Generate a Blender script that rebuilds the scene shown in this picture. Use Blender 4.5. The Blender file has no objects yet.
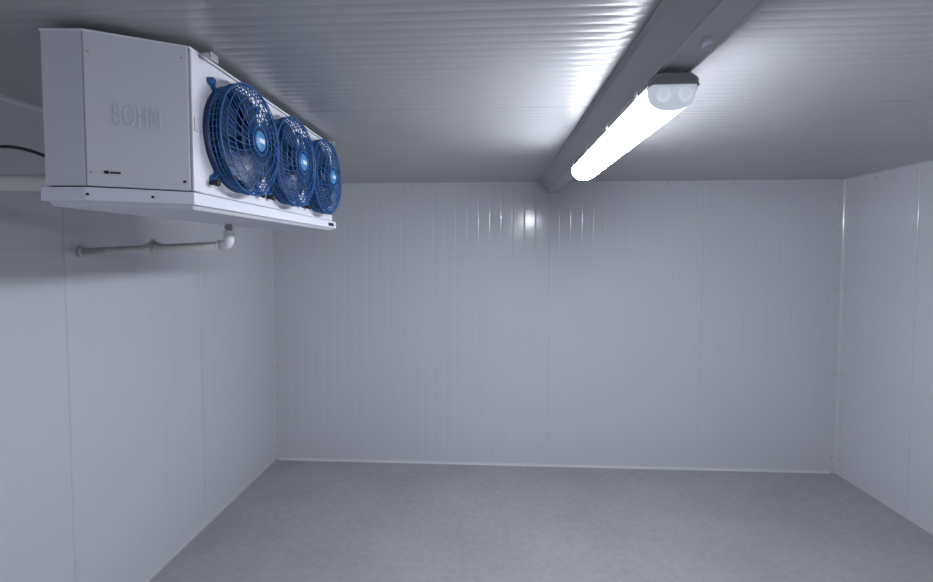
import bpy, bmesh, math, random
from mathutils import Vector, Matrix
random.seed(3)
C = 1.703            # camera height
XL, XR, YB, YF, ZC = -1.785, 2.70, 3.60, -2.2, 2.277
scene = bpy.context.scene
try:
    scene.view_settings.view_transform = 'Standard'
    scene.view_settings.look = 'None'
    scene.view_settings.exposure = 0.0
except Exception as e:
    print(e)

# ---------------------------------------------------------------- materials
def new_mat(name, color, rough=0.5, metal=0.0, emis=None, estr=0.0, spec=None):
    m = bpy.data.materials.new(name); m.use_nodes = True
    b = m.node_tree.nodes['Principled BSDF']
    b.inputs['Base Color'].default_value = (*color, 1)
    b.inputs['Roughness'].default_value = rough
    b.inputs['Metallic'].default_value = metal
    if spec is not None: b.inputs['Specular IOR Level'].default_value = spec
    if emis:
        b.inputs['Emission Color'].default_value = (*emis, 1)
        b.inputs['Emission Strength'].default_value = estr
    return m

def noise_mat(name, c1, c2, scale, rough=0.5, bump=0.0, detail=4, r2=None, spec=None, metal=0.0, stretch=(1,1,1)):
    m = new_mat(name, c1, rough, metal, spec=spec)
    nt = m.node_tree; N = nt.nodes; L = nt.links
    b = N['Principled BSDF']
    tc = N.new('ShaderNodeTexCoord'); mp = N.new('ShaderNodeMapping')
    mp.inputs['Scale'].default_value = stretch
    no = N.new('ShaderNodeTexNoise'); no.inputs['Scale'].default_value = scale; no.inputs['Detail'].default_value = detail
    L.new(tc.outputs['Object'], mp.inputs['Vector']); L.new(mp.outputs['Vector'], no.inputs['Vector'])
    cr = N.new('ShaderNodeValToRGB')
    cr.color_ramp.elements[0].position = 0.3; cr.color_ramp.elements[1].position = 0.7
    cr.color_ramp.elements[0].color = (*c1, 1); cr.color_ramp.elements[1].color = (*c2, 1)
    L.new(no.outputs['Fac'], cr.inputs['Fac']); L.new(cr.outputs['Color'], b.inputs['Base Color'])
    if r2 is not None:
        mr = N.new('ShaderNodeMapRange'); mr.inputs['To Min'].default_value = rough; mr.inputs['To Max'].default_value = r2
        L.new(no.outputs['Fac'], mr.inputs['Value']); L.new(mr.outputs['Result'], b.inputs['Roughness'])
    if bump > 0:
        bp = N.new('ShaderNodeBump'); bp.inputs['Strength'].default_value = bump; bp.inputs['Distance'].default_value = 0.002
        L.new(no.outputs['Fac'], bp.inputs['Height']); L.new(bp.outputs['Normal'], b.inputs['Normal'])
    return m

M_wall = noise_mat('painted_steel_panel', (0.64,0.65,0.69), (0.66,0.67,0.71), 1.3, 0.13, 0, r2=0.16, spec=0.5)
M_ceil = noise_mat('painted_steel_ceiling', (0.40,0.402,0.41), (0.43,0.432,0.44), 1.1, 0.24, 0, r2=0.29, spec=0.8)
M_trim = new_mat('trim_white', (0.72,0.73,0.76), 0.5)
M_rivet = new_mat('rivet_metal', (0.35,0.35,0.37), 0.35, 0.5)
M_beam = new_mat('beam_paint', (0.45,0.45,0.465), 0.4)
M_cab = noise_mat('white_enamel_cabinet', (0.75,0.76,0.81), (0.77,0.78,0.83), 4, 0.38)
M_cab_shade = new_mat('white_enamel_shaded', (0.68,0.685,0.74), 0.42)  # same enamel as the cabinet, with the end faces' shade put into the colour
M_tray = new_mat('drain_tray_white', (0.77,0.79,0.87), 0.35)
M_emb = new_mat('embossed_letter', (0.60,0.605,0.66), 0.4)
M_dark = new_mat('dark_gap', (0.02,0.02,0.025), 0.7)
M_blk = new_mat('black_rubber', (0.012,0.012,0.015), 0.45)
M_guard = new_mat('blue_guard_wire', (0.016,0.105,0.31), 0.38)
M_hub = new_mat('blue_hub', (0.05,0.22,0.46), 0.4)
M_blade = new_mat('dark_blue_blade', (0.005,0.022,0.08), 0.4)
M_shroud = new_mat('blue_shroud', (0.008,0.035,0.11), 0.45)
M_label = new_mat('label_white', (0.70,0.74,0.80), 0.5)
M_pvc = new_mat('pvc_pipe', (0.62,0.61,0.59), 0.4)
M_pvcw = new_mat('pvc_white', (0.82,0.83,0.85), 0.35)
M_brass = new_mat('galvanised_fitting', (0.35,0.34,0.33), 0.4, 0.6)
M_insul = noise_mat('pipe_insulation', (0.55,0.55,0.54), (0.66,0.66,0.65), 18, 0.7, 0.4)
M_fin = new_mat('coil_fins', (0.5,0.51,0.52), 0.35, 0.9)
M_lampbase = new_mat('lamp_housing_grey', (0.30,0.31,0.33), 0.45)
M_lampcap = new_mat('lamp_cap_clear', (0.62,0.66,0.72), 0.25, emis=(0.8,0.88,1.0), estr=0.42)
M_domes = new_mat('lampholder_lit', (0.66,0.69,0.74), 0.3, emis=(0.82,0.89,1.0), estr=0.5)
M_lamp = new_mat('lamp_diffuser_lit', (0.9,0.9,0.9), 0.3, emis=(0.87,0.91,1.0), estr=66.0)
M_lamp2 = new_mat('lamp_diffuser_lit_soft', (0.9,0.9,0.9), 0.3, emis=(0.87,0.91,1.0), estr=40.0)
M_steel = new_mat('bracket_steel', (0.5,0.5,0.5), 0.4, 0.8)

M_floor = noise_mat('concrete_floor', (0.375,0.375,0.39), (0.43,0.43,0.445), 2.2, 0.5, 0.08, detail=10, r2=0.62)
nt = M_floor.node_tree
b = nt.nodes['Principled BSDF']
tc = nt.nodes.new('ShaderNodeTexCoord'); n2 = nt.nodes.new('ShaderNodeTexNoise')
n2.inputs['Scale'].default_value = 24; n2.inputs['Detail'].default_value = 7
mx = nt.nodes.new('ShaderNodeMix'); mx.data_type = 'RGBA'; mx.blend_type = 'OVERLAY'; mx.inputs['Factor'].default_value = 0.18
nt.links.new(tc.outputs['Object'], n2.inputs['Vector'])
src = b.inputs['Base Color'].links[0].from_socket
nt.links.new(src, mx.inputs[6]); nt.links.new(n2.outputs['Fac'], mx.inputs[7]); nt.links.new(mx.outputs[2], b.inputs['Base Color'])

# ---------------------------------------------------------------- mesh helpers
def obj_from(name, verts, faces, mat, smooth=False, parent=None, bevel=0, seg=2, auto=None):
    me = bpy.data.meshes.new(name); me.from_pydata([tuple(v) for v in verts], [], faces)
    bm = bmesh.new(); bm.from_mesh(me); bmesh.ops.recalc_face_normals(bm, faces=bm.faces[:]); bm.to_mesh(me); bm.free()
    me.materials.append(mat)
    for p in me.polygons: p.use_smooth = smooth
    o = bpy.data.objects.new(name, me); scene.collection.objects.link(o)
    if parent: o.parent = parent
    if bevel:
        md = o.modifiers.new('bevel', 'BEVEL'); md.width = bevel; md.segments = seg; md.limit_method = 'ANGLE'; md.angle_limit = math.radians(25)
    return o

def box(name, a, b_, mat, parent=None, bevel=0):
    x0,y0,z0 = a; x1,y1,z1 = b_
    v = [(x0,y0,z0),(x1,y0,z0),(x1,y1,z0),(x0,y1,z0),(x0,y0,z1),(x1,y0,z1),(x1,y1,z1),(x0,y1,z1)]
    f = [(0,1,2,3),(4,5,6,7),(0,1,5,4),(1,2,6,5),(2,3,7,6),(3,0,4,7)]
    return obj_from(name, v, f, mat, parent=parent, bevel=bevel)

def prism(name, pts, z0, z1, mat, parent=None, bevel=0, inset_bottom=None):
    n = len(pts); pb = inset_bottom or pts
    v = [(x,y,z0) for x,y in pb] + [(x,y,z1) for x,y in pts]
    f = [tuple(range(n)), tuple(range(n,2*n))] + [(i,(i+1)%n,(i+1)%n+n,i+n) for i in range(n)]
    return obj_from(name, v, f, mat, parent=parent, bevel=bevel)

class MB:
    def __init__(s): s.v=[]; s.f=[]
    def tube(s, pts, r, n=6, closed=False, caps=True):
        pts=[Vector(p) for p in pts]; m=len(pts); base=len(s.v)
        T=[]
        for i in range(m):
            if closed: t=pts[(i+1)%m]-pts[i-1]
            else: t=pts[min(i+1,m-1)]-pts[max(i-1,0)]
            T.append(t.normalized())
        up=Vector((0,0,1)) if abs(T[0].z)<0.9 else Vector((1,0,0))
        u=T[0].cross(up).normalized()
        for i in range(m):
            u=(u-T[i]*u.dot(T[i])).normalized(); w=T[i].cross(u)
            rr = r[i] if isinstance(r,(list,tuple)) else r
            for k in range(n):
                a=2*math.pi*k/n
                s.v.append(pts[i]+(u*math.cos(a)+w*math.sin(a))*rr)
        for i in range(m if closed else m-1):
            j=(i+1)%m
            for k in range(n):
                k2=(k+1)%n
                s.f.append((base+i*n+k,base+i*n+k2,base+j*n+k2,base+j*n+k))
        if not closed and caps:
            s.f.append(tuple(base+k for k in range(n))); s.f.append(tuple(base+(m-1)*n+k for k in range(n)))
    def lathe(s, prof, cen, axis='X', n=40):
        base=len(s.v); cen=Vector(cen)
        for a,r in prof:
            for k in range(n):
                t=2*math.pi*k/n; c,d=r*math.cos(t),r*math.sin(t)
                p = Vector((a,c,d)) if axis=='X' else (Vector((c,a,d)) if axis=='Y' else Vector((c,d,a)))
                s.v.append(cen+p)
        for i in range(len(prof)-1):
            for k in range(n):
                k2=(k+1)%n
                s.f.append((base+i*n+k,base+i*n+k2,base+(i+1)*n+k2,base+(i+1)*n+k))
        s.f.append(tuple(base+k for k in range(n))); s.f.append(tuple(base+(len(prof)-1)*n+k for k in range(n)))
    def make(s,name,mat,smooth=True,parent=None):
        return obj_from(name,s.v,s.f,mat,smooth,parent)

def empty(name, loc=(0,0,0)):
    e = bpy.data.objects.new(name, None); e.empty_display_size=0.1; scene.collection.objects.link(e); return e

# ---------------------------------------------------------------- ribbed sandwich panels (real profile)
def ribbed(name, t0, t1, l0, l1, spacing, w, d, seams, place, mat, thick=0.09, phase=0.0):
    prof=[(t0,0.0)]
    g=[]
    k=math.ceil((t0-phase)/spacing)
    while phase+k*spacing < t1-w-0.002:
        t=phase+k*spacing
        if t>t0+w+0.002 and all(abs(t-s)>w+0.012 for s in seams): g.append((t,'r'))
        k+=1
    g += [(s,'s') for s in seams if t0+0.02<s<t1-0.02]
    g.sort()
    for t,kind in g:
        if kind=='r':
            prof += [(t-w*1.04,0),(t-w,0),(t-w*0.72,-d*0.12),(t-w*0.36,-d*0.6),(t-w*0.12,-d*0.96),(t+w*0.12,-d*0.96),(t+w*0.36,-d*0.6),(t+w*0.72,-d*0.12),(t+w,0),(t+w*1.04,0)]
        else:
            prof += [(t-0.0065,0),(t-0.006,0),(t-0.002,-0.0005),(t-0.0010,-0.003),(t+0.0010,-0.003),(t+0.002,-0.0005),(t+0.006,0),(t+0.0065,0)]
    prof.append((t1,0.0))
    v=[];f=[];n=len(prof)
    for t,h in prof:
        v += [place(t,l0,h),place(t,l1,h)]
    for i in range(n-1): f.append((2*i,2*i+1,2*i+3,2*i+2))
    nf=len(f)
    bb=len(v)
    for h in (-0.006,-thick):
        v += [place(t0,l0,h),place(t0,l1,h),place(t1,l1,h),place(t1,l0,h)]
    for q in ((0,1,2,3),(4,5,6,7),(0,1,5,4),(1,2,6,5),(2,3,7,6),(3,0,4,7)): f.append(tuple(bb+i for i in q))
    me = bpy.data.meshes.new(name); me.from_pydata([tuple(p) for p in v],[],f)
    p0=Vector(place(0,0,0)); pn=Vector(place(0,0,1))-p0
    me.update()
    if me.polygons[0].normal.dot(pn)<0:
        bm=bmesh.new(); bm.from_mesh(me); bm.faces.ensure_lookup_table()
        bmesh.ops.reverse_faces(bm,faces=bm.faces[:nf]); bm.to_mesh(me); bm.free()
    me.materials.append(mat)
    for i,p in enumerate(me.polygons): p.use_smooth = i<nf
    o=bpy.data.objects.new(name,me); scene.collection.objects.link(o)
    return o

ribbed('wall_back', XL, XR, 0, ZC, 0.09, 0.0085, 0.0011, [-0.713,0.468,1.655], lambda t,l,h:(t,YB-h,l), M_wall)
ribbed('wall_left', YF, YB, 0, ZC, 0.09, 0.007, 0.0004, [-0.85,0.03,0.91,1.80,2.68], lambda t,l,h:(XL+h,t,l), M_wall)
ribbed('wall_right', YF, YB, 0, ZC, 0.09, 0.007, 0.0004, [-1.2,-0.05,1.10,2.25,3.0], lambda t,l,h:(XR-h,t,l), M_wall)
ribbed('wall_front', XL, XR, 0, ZC, 0.09, 0.0085, 0.0011, [-0.713,0.468,1.655], lambda t,l,h:(t,YF+h,l), M_wall)
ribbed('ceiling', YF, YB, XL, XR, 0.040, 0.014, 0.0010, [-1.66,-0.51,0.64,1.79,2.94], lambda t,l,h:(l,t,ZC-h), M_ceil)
box('floor', (XL-0.09,YF-0.09,-0.12),(XR+0.09,YB+0.09,0.0), M_floor)

# ---------------------------------------------------------------- trims (angle strips with rivets)
def trim(name, p0, p1, d1, d2, leg, mat=M_trim, rivets=0.0, th=0.0012, cove=True):
    p0,p1,d1,d2 = map(Vector,(p0,p1,d1,d2)); ax=(p1-p0)
    prof=[d1*leg+d2*0.0003, d1*leg+d2*th, d1*leg*0.62+d2*th*1.6]
    if cove: prof += [d1*leg*0.22+d2*leg*0.07, d1*leg*0.07+d2*leg*0.22]
    else: prof += [d1*th*1.5+d2*th*1.5]
    prof += [d2*leg*0.62+d1*th*1.6, d2*leg+d1*th, d2*leg+d1*0.0003, d1*0.0003+d2*0.0003]
    n=len(prof); v=[p0+q for q in prof]+[p1+q for q in prof]
    f=[tuple(range(n)),tuple(range(n,2*n))]+[(i,(i+1)%n,(i+1)%n+n,i+n) for i in range(n)]
    o=obj_from(name,v,f,mat)
    if rivets:
        mb=MB(); L=ax.length; a=ax.normalized(); k=0.12
        while k<L-0.05:
            for (da,db) in ((d1,d2),(d2,d1)):
                c=p0+a*k+da*leg*0.80+db*th*1.2
                mb.tube([c-db*0.001,c+db*0.0015,c+db*0.003],[0.0055,0.0052,0.0025],8)
            k+=rivets
        r=mb.make('rivets',M_rivet,True,o)
    return o
trim('trim_1',(XL,YB,0.0),(XL,YB,ZC),(1,0,0),(0,-1,0),0.035,M_wall,rivets=0.22)
trim('trim_2',(XR,YB,0.0),(XR,YB,ZC),(-1,0,0),(0,-1,0),0.045,M_wall,rivets=0.22)
trim('trim_3',(XL+0.04,YB,ZC),(XR-0.04,YB,ZC),(0,-1,0),(0,0,-1),0.022,M_wall,rivets=0.5)
trim('trim_4',(XR,YF,ZC),(XR,YB-0.04,ZC),(-1,0,0),(0,0,-1),0.04,M_wall,rivets=0.3)
trim('trim_5',(XL,YF,ZC),(XL,YB-0.04,ZC),(1,0,0),(0,0,-1),0.04,M_wall,rivets=0.3)
trim('baseboard_back',(XL+0.036,YB,0),(XR-0.046,YB,0),(0,-1,0),(0,0,1),0.016,M_trim)
trim('baseboard_left',(XL,YF,0),(XL,YB-0.036,0),(1,0,0),(0,0,1),0.010,M_wall)
trim('baseboard_right',(XR,YF,0),(XR,YB-0.046,0),(-1,0,0),(0,0,1),0.010,M_wall)

# ---------------------------------------------------------------- door on the wall behind the camera
dr = empty('door_1')
box('leaf',(0.9,YF+0.001,0.03),(1.9,YF+0.07,2.03),M_cab,dr,0.01)
box('frame_left',(0.82,YF+0.001,0.0),(0.9,YF+0.04,2.1),M_steel,dr,0.004)
box('frame_right',(1.9,YF+0.001,0.0),(1.98,YF+0.04,2.1),M_steel,dr,0.004)
box('frame_top',(0.9,YF+0.001,2.03),(1.9,YF+0.04,2.1),M_steel,dr,0.004)
mb=MB(); mb.tube([(1.0,YF+0.068,0.95),(1.0,YF+0.12,0.95),(1.0,YF+0.12,1.2),(1.0,YF+0.068,1.2)],0.012,10); mb.make('handle',M_steel,True,dr)

# ---------------------------------------------------------------- ceiling beam
bm_e = empty('ceiling_beam')
bz = C+0.492
ya,yb=YF+0.001,YB-0.001
pr=[(0.385,ZC-0.0006),(0.385,ZC-0.005),(0.404,ZC-0.006),(0.448,bz+0.006),(0.448,bz),(0.458,bz),(0.462,bz+0.004),(0.526,bz+0.004),(0.530,bz),(0.540,bz),(0.540,bz+0.006),(0.548,ZC-0.006),(0.568,ZC-0.005),(0.568,ZC-0.0006)]
n=len(pr)
v=[(x,ya,z) for x,z in pr]+[(x,yb,z) for x,z in pr]
obj_from('channel',v,[tuple(range(n)),tuple(range(n,2*n))]+[(i,(i+1)%n,(i+1)%n+n,i+n) for i in range(n)],M_beam,parent=bm_e,bevel=0.0012,seg=1)
prism('cable_clip',[(0.487,1.075),(0.507,1.075),(0.497,1.115)],bz-0.006,bz+0.0045,M_label,bm_e,0.001)

# ---------------------------------------------------------------- lamp
def lamp(y0,y1,M_lit,xc=0.487):
    e=empty('fluorescent_light_fixture')
    zt=C+0.478; zs=C+0.452
    hw=0.064
    def section(y,hwid,zlo,zhi,n=14,power=2.6):
        pts=[]
        for k in range(n+1):
            a=math.pi*k/n
            c,s=math.cos(a),math.sin(a)
            pts.append((xc+hwid*math.copysign(abs(c)**(2/power),c), y, zhi-(zhi-zlo)*abs(s)**(2/power)))
        return pts
    def loft(name,secs,mat,smooth=True):
        v=[];f=[];n=len(secs[0])
        for s in secs: v+=s
        for i in range(len(secs)-1):
            for k in range(n):
                k2=(k+1)%n
                f.append((i*n+k,i*n+k2,(i+1)*n+k2,(i+1)*n+k))
        f.append(tuple(range(n))); f.append(tuple((len(secs)-1)*n+k for k in range(n)))
        return obj_from(name,v,f,mat,smooth,e)
    dl=0.062
    cap=0.030
    loft('diffuser',[section(y,hw*0.97,zs-dl,zs) for y in (y0+cap,(y0+y1)/2,y1-0.03)],M_lit)
    def capsecs(ya,yb):
        out=[]
        for t in (0,0.25,0.5,0.72,0.88,0.97,1.0):
            k=math.sqrt(max(0,1-t**2.6)) if t<1 else 0.25
            k=max(k,0.3)
            out.append(section(ya+(yb-ya)*t,hw*(0.80+0.20*k),zs-dl*(0.35+0.65*k),zs))
        return out
    loft('end_cap_near',capsecs(y0+cap,y0),M_lampcap)
    loft('end_cap_far',capsecs(y1-0.03,y1),M_lampcap)
    mb=MB()
    for dx in (-0.028,0.028):
        pr=[(0,0.018),(-0.010,0.0175),(-0.018,0.014),(-0.022,0.008),(-0.0225,0.002)]
        mb.lathe(pr,(xc+dx,y0+0.010,zs-0.027),'Y',20)
    mb.make('lampholders',M_domes,True,e)
    def plan(y,half,z0,z1):
        return [(xc-half,y,z0),(xc+half,y,z0),(xc+half,y,z1-0.010),(xc+half-0.014,y,z1),(xc-half+0.014,y,z1),(xc-half,y,z1-0.010)]
    secs=[]
    for t,hf in ((-0.006,0.78),(0.0,0.90),(0.012,1.0)):
        secs.append(plan(y0+t,hw*1.04*hf,zs-0.002,zt))
    for t,hf in ((-0.012,1.0),(0.0,0.90),(0.006,0.78)):
        secs.append(plan(y1+t,hw*1.04*hf,zs-0.002,zt))
    loft('housing',secs,M_lampbase,False)
    box('gasket',(xc-hw*1.05,y0+0.005,zs-0.003),(xc+hw*1.05,y1-0.005,zs+0.003),M_lampbase,e,0.002)
    for i in range(4):
        y=y0+0.10+i*(y1-y0-0.2)/3
        for sgn in (-1,1):
            x=xc+sgn*hw*1.07
            box('clip',(x-0.003,y-0.010,zs-0.006),(x+0.003,y+0.010,zs+0.016),M_label,e,0.0015)
    for y in (y0+0.2,y1-0.2):
        box('mount',(xc-0.024,y-0.02,zt-0.001),(xc+0.024,y+0.02,bz+0.0042),M_steel,e)
    return e
lamp(1.235,2.42,M_lamp)
lamp(-1.55,-0.365,M_lamp2)

# ---------------------------------------------------------------- evaporator unit
ev=empty('evaporator_unit')
z0,z1=C+0.171,C+0.550
prism('cabinet',[(-1.098,1.078),(-1.0,1.083),(-0.803,1.186),(-0.800,1.20),(-0.80,2.255),(-1.098,2.255)],z0,z1-0.004,M_cab,ev,0.004)
def sheet(name,a,b_,zlo,zhi,th,mat,bev=0.002):
    a=Vector((*a,0)); b2=Vector((*b_,0)); d=(b2-a).normalized(); n=Vector((d.y,-d.x,0))
    pts=[a,b2,b2-n*th,a-n*th]
    return prism(name,[(p.x,p.y) for p in pts],zlo,zhi,mat,ev,bev)
sheet('end_panel_rear',(-1.102,1.068),(-1.0025,1.073),z0+0.001,z1+0.001,0.008,M_cab_shade)
sheet('end_panel',(-0.999,1.0735),(-0.803,1.176),z0+0.001,z1+0.001,0.009,M_cab_shade)
box('corner_strip',(-0.803,1.180,z0+0.002),(-0.7965,1.212,z1),M_cab,ev,0.002)
box('latch',(-0.7970,1.186,C+0.335),(-0.7935,1.204,C+0.372),M_cab_shade,ev,0.001)
prism('top_cover',[(-1.104,1.066),(-0.999,1.0715),(-0.797,1.177),(-0.795,2.258),(-1.104,2.258)],z1-0.002,z1+0.004,M_cab,ev,0.0015)
mb=MB()
y=1.10
while y<2.23:
    x0=-1.110;base=len(mb.v)
    mb.v += [(x0,y,z0+0.01),(-1.097,y,z0+0.01),(-1.097,y,z1-0.02),(x0,y,z1-0.02),(x0,y+0.0012,z0+0.01),(-1.097,y+0.0012,z0+0.01),(-1.097,y+0.0012,z1-0.02),(x0,y+0.0012,z1-0.02)]
    for q in ((0,1,2,3),(4,5,6,7),(0,1,5,4),(1,2,6,5),(2,3,7,6),(3,0,4,7)): mb.f.append(tuple(base+i for i in q))
    y+=0.007
mb.make('coil_fins',M_fin,False,ev)
tp=[(-1.108,1.060),(-0.998,1.066),(-0.790,1.172),(-0.786,2.268),(-1.108,2.268)]
ti=[(-1.095,1.078),(-1.0,1.084),(-0.806,1.186),(-0.806,2.250),(-1.095,2.250)]
prism('drain_tray',tp,C+0.134,C+0.168,M_tray,ev,0.003)
prism('tray_bottom',[( -1.10,1.07),(-1.0,1.075),(-0.797,1.178),(-0.793,2.26),(-1.10,2.26)],C+0.122,C+0.1345,M_cab_shade,ev,0.003,inset_bottom=ti)
prism('tray_gap',[(-1.098,1.076),(-1.0,1.081),(-0.803,1.185),(-0.803,2.25),(-1.098,2.25)],C+0.1675,C+0.1715,M_dark,ev)
def screw(p,n,r=0.005,mat=M_blk,h=0.003,nm='screw'):
    p=Vector(p); n=Vector(n).normalized(); mb=MB(); mb.tube([p-n*0.001,p+n*h*0.7,p+n*h],[r,r,r*0.6],12); mb.make(nm,mat,True,ev)
ang=math.atan2(0.1025,0.196); nx,ny=math.sin(ang),-math.cos(ang)
def onface(s,z,off=0.0):
    return (-0.999+math.cos(ang)*s+nx*off, 1.0735+math.sin(ang)*s+ny*off, C+z)
screw(onface(0.010,0.205),(nx,ny,0),0.003,M_steel); screw(onface(0.010,0.50),(nx,ny,0),0.003,M_steel)
screw(onface(0.208,0.195),(nx,ny,0),0.004,M_blk); screw(onface(0.208,0.52),(nx,ny,0),0.003,M_steel)
for s in (0.005,0.14):
    screw((-0.998+math.cos(ang)*s+nx*0.001,1.066+math.sin(ang)*s+ny*0.001,C+0.150),(nx,ny,0),0.0035,M_blk)
def text(body,loc,size,rot,sx,mat,ext,nm):
    cu=bpy.data.curves.new(nm,'FONT'); cu.body=body; cu.size=size; cu.extrude=ext; cu.align_x='CENTER'; cu.align_y='CENTER'
    cu.materials.append(mat); o=bpy.data.objects.new(nm,cu); scene.collection.objects.link(o)
    o.location=loc; o.rotation_euler=rot; o.scale=(sx,1,1); o.parent=ev; return o
t=text('BOHN',onface(0.107,0.352,0.0005),0.078,(math.pi/2,0,ang),0.44,M_emb,0.0010,'embossed_lettering')
t.data.space_character=1.08
bd=Vector(onface(0.035,0.208,0.0))
mb=MB(); d=Vector((math.cos(ang),math.sin(ang),0)); n=Vector((nx,ny,0)); 
for (a0,a1,b0,b1) in ((0,0.010,-0.004,0.004),(0.012,0.034,-0.003,0.002)):
    base=len(mb.v)
    for off in (0.0,0.0015):
        for (aa,bb) in ((a0,b0),(a1,b0),(a1,b1),(a0,b1)):
            mb.v.append(bd+d*aa+Vector((0,0,bb))+n*off)
    for q in ((0,1,2,3),(4,5,6,7),(0,1,5,4),(1,2,6,5),(2,3,7,6),(3,0,4,7)): mb.f.append(tuple(base+i for i in q))
mb.make('badge',M_dark,False,ev)
for (x,y) in ((-0.86,1.235),(-0.86,2.20),(-1.06,1.18),(-1.06,2.20)):
    mb=MB(); mb.tube([(x,y,z1-0.001),(x,y,ZC+0.0)],0.005,8); mb.tube([(x,y,z1+0.004),(x,y,z1+0.011)],0.010,6); mb.make('hanger_rod',M_steel,False,ev)
for y in (1.235,2.20):
    box('hanger_bracket',(-1.09,y-0.018,z1+0.003),(-0.765,y+0.018,z1+0.0075),M_steel,ev,0.001)
    box('hanger_tab',(-0.770,y-0.018,z1-0.012),(-0.7655,y+0.018,z1+0.007),M_steel,ev,0.001)

# fans
FX=-0.80; FZ=C+0.356
for i,fy in enumerate((1.388,1.716,2.044)):
    mb=MB(); mb.lathe([(0.0,0.160),(0.004,0.160),(0.010,0.156),(0.012,0.148),(0.004,0.144)],(FX,fy,FZ),'X',48); mb.make('fan_shroud',M_shroud,True,ev)
    mb=MB(); mb.lathe([(0.004,0.045),(0.045,0.045),(0.052,0.040),(0.054,0.01)],(FX,fy,FZ),'X',28); mb.make('fan_motor',M_blade,True,ev)
    mb=MB()
    for k in range(5):
        a0=2*math.pi*k/5+0.4*i; base=len(mb.v); NR,NA=6,6
        for side in (0,1):
            for r_i in range(NR):
                r=0.040+(0.140-0.040)*r_i/(NR-1)
                for a_i in range(NA):
                    s=a_i/(NA-1)-0.5
                    sweep=0.25*(r_i/(NR-1))**1.5
                    th=a0+sweep+s*(1.05+0.25*math.sin(math.pi*r_i/(NR-1)))
                    ax=0.034+s*0.030*(1.2-0.5*r_i/(NR-1))+side*0.0015
                    mb.v.append((FX+ax,fy+r*math.cos(th),FZ+r*math.sin(th)))
        for side in (0,1):
            for r_i in range(NR-1):
                for a_i in range(NA-1):
                    q=base+side*NR*NA+r_i*NA+a_i
                    mb.f.append((q,q+1,q+NA+1,q+NA))
    mb.make('fan_blades',M_blade,True,ev)
    prof=[(0.004,0.153),(0.026,0.164),(0.052,0.167),(0.066,0.156),(0.074,0.130),(0.078,0.100),(0.080,0.068),(0.080,0.036)]
    mb=MB(); NW=60
    for k in range(NW):
        a=2*math.pi*k/NW; pts=[]
        pf = prof if k%2==0 else prof[:5]
        for j,(ax,r) in enumerate(pf):
            tw_=0.0 if j<3 else 0.10*(j-2)
            th=a+tw_
            pts.append((FX+ax,fy+r*math.cos(th),FZ+r*math.sin(th)))
        mb.tube(pts,0.0015,5)
    for ax,r,rw in ((0.004,0.154,0.003),(0.018,0.161,0.0017),(0.032,0.1655,0.0017),(0.044,0.167,0.0017),(0.054,0.167,0.0033),(0.067,0.156,0.0017),(0.075,0.130,0.0017),(0.079,0.100,0.0017),(0.081,0.070,0.0017),(0.081,0.044,0.0027)):
        mb.tube([(FX+ax,fy+r*math.cos(2*math.pi*q/56),FZ+r*math.sin(2*math.pi*q/56)) for q in range(56)],rw,6,closed=True)
    mb.make('fan_guard',M_guard,True,ev)
    mb=MB(); mb.lathe([(0.078,0.032),(0.082,0.032),(0.085,0.028),(0.086,0.01)],(FX,fy,FZ),'X',28); mb.make('guard_badge',M_hub,True,ev)
    box('badge_label',(FX+0.0855,fy-0.016,FZ-0.007),(FX+0.087,fy+0.016,FZ+0.007),M_label,ev,0.0005)
    for sy in (-1,1):
        for sz in (-1,1):
            yy=fy+sy*0.124; zz=FZ+sz*0.138
            mb=MB(); mb.tube([(FX+0.004,fy+sy*0.104,FZ+sz*0.116),(FX+0.006,yy,zz)],0.007,8)
            mb.tube([(FX,yy,zz),(FX+0.012,yy,zz)],0.012,12); mb.make('guard_ear',M_guard,True,ev)
            if sz<0:
                mb=MB(); mb.tube([(FX+0.0,yy+sy*0.006,zz-0.012),(FX+0.010,yy+sy*0.006,zz-0.012),(FX+0.022,yy+sy*0.006,zz-0.012),(FX+0.026,yy+sy*0.006,zz-0.012)],[0.006,0.006,0.011,0.008],12); mb.make('knob',M_blk,True,ev)
box('rating_plate',(-0.7862,2.16,C+0.143),(-0.7845,2.23,C+0.158),M_dark,ev)

# ---------------------------------------------------------------- condensate drain pipe
dp=empty('drain_pipe')
P0=Vector((-1.045,1.755,C+0.040)); P1=Vector((XL+0.002,1.873,C+0.014)); dv=(P1-P0).normalized()
mb=MB(); mb.tube([P0+dv*0.01,P1],0.0155,16); mb.make('horizontal_run',M_pvc,True,dp)
mb=MB()
el=[P0+Vector((0,0,0.055)),P0+Vector((0,0,0.030)),P0+Vector((0,0,0.012))+dv*0.001,P0+dv*0.006+Vector((0,0,0.003)),P0+dv*0.020,P0+dv*0.045]
mb.tube(el,[0.019,0.019,0.019,0.019,0.019,0.019],18); mb.tube([P0+Vector((0,0,0.047)),P0+Vector((0,0,0.057))],0.0215,18); mb.tube([P0+dv*0.040,P0+dv*0.047],0.0215,18)
mb.make('elbow',M_pvcw,True,dp)
mb=MB(); mb.tube([P0+Vector((0,0,0.05)),Vector((P0.x,P0.y,C+0.1215))],0.012,14)
mb.tube([P0+Vector((0,0,0.066)),P0+Vector((0,0,0.073))],0.016,6)
mb.make('riser',M_brass,False,dp)
cpl=P0+dv*0.365
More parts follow.
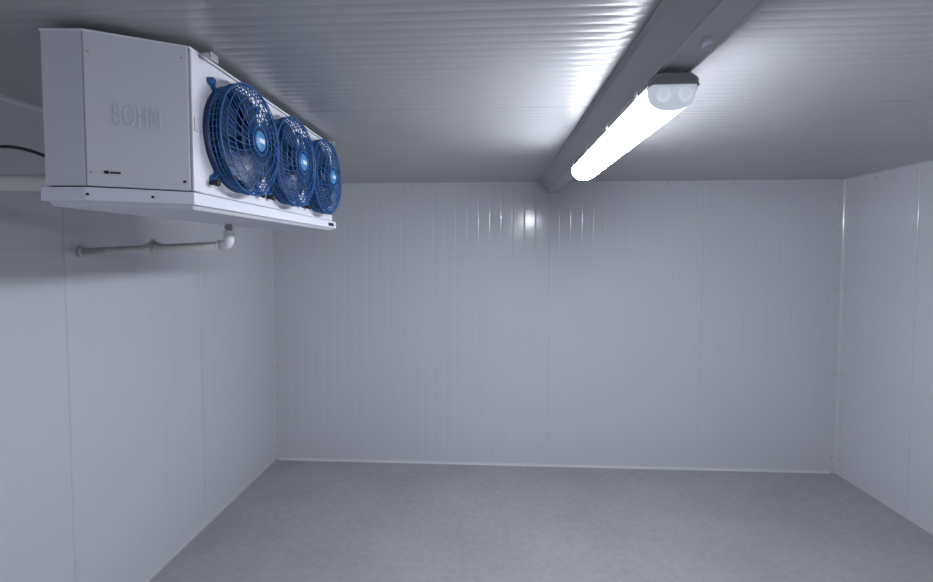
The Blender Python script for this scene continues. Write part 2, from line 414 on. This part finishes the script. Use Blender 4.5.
mb=MB(); mb.tube([cpl-dv*0.034,cpl-dv*0.032,cpl-dv*0.012],[0.020,0.023,0.023],16); mb.tube([cpl-dv*0.013,cpl+dv*0.010],0.031,8); mb.tube([cpl+dv*0.010,cpl+dv*0.034,cpl+dv*0.036],[0.023,0.023,0.020],16)
mb.tube([cpl+Vector((0,0,0.018)),cpl+Vector((0,0,0.038))],0.010,8)
mb.make('union_coupling',M_pvc,False,dp)
mb=MB(); mb.tube([P1-dv*0.022,P1-dv*0.001],0.022,16); mb.make('wall_collar',M_pvc,True,dp)

# ---------------------------------------------------------------- refrigerant pipe and cable into the rear of the unit
rp=empty('refrigerant_pipe')
mb=MB(); mb.tube([(-1.108,1.16,C+0.195),(-1.30,1.16,C+0.195),(-1.5,1.16,C+0.198),(XL+0.001,1.16,C+0.20)],0.022,18); mb.make('insulated_line',M_insul,True,rp)
mb=MB(); mb.tube([(-1.105,1.16,C+0.195),(-1.120,1.16,C+0.195)],0.026,16); mb.make('collar',M_trim,True,rp)
pc=empty('power_cable')
pts=[]
for k in range(21):
    t=k/20
    x=-1.106-(-XL-1.106)*t
    pts.append((x,1.13+0.02*math.sin(3*t),C+0.232+0.065*math.sin(min(1,t*2.4)*math.pi/2)-0.02*t+0.010*math.sin(9*t)))
pts[-1]=(XL+0.001,pts[-1][1],pts[-1][2])
mb=MB(); mb.tube(pts,0.0045,8); mb.make('cable',M_blk,True,pc)

# ---------------------------------------------------------------- world (sealed room, dim)
w=bpy.data.worlds.new('world'); scene.world=w; w.use_nodes=True
w.node_tree.nodes['Background'].inputs['Color'].default_value=(0.5,0.5,0.55,1)
w.node_tree.nodes['Background'].inputs['Strength'].default_value=0.05

# ---------------------------------------------------------------- camera
cd=bpy.data.cameras.new('camera'); cam=bpy.data.objects.new('camera',cd); scene.collection.objects.link(cam)
cd.sensor_width=36; cd.lens=36*450/933; cd.shift_y=-18/933; cd.clip_start=0.01
cam.location=(0,0,C)
cam.rotation_euler=(math.radians(90-2.3),0,math.radians(3.0))
scene.camera=cam
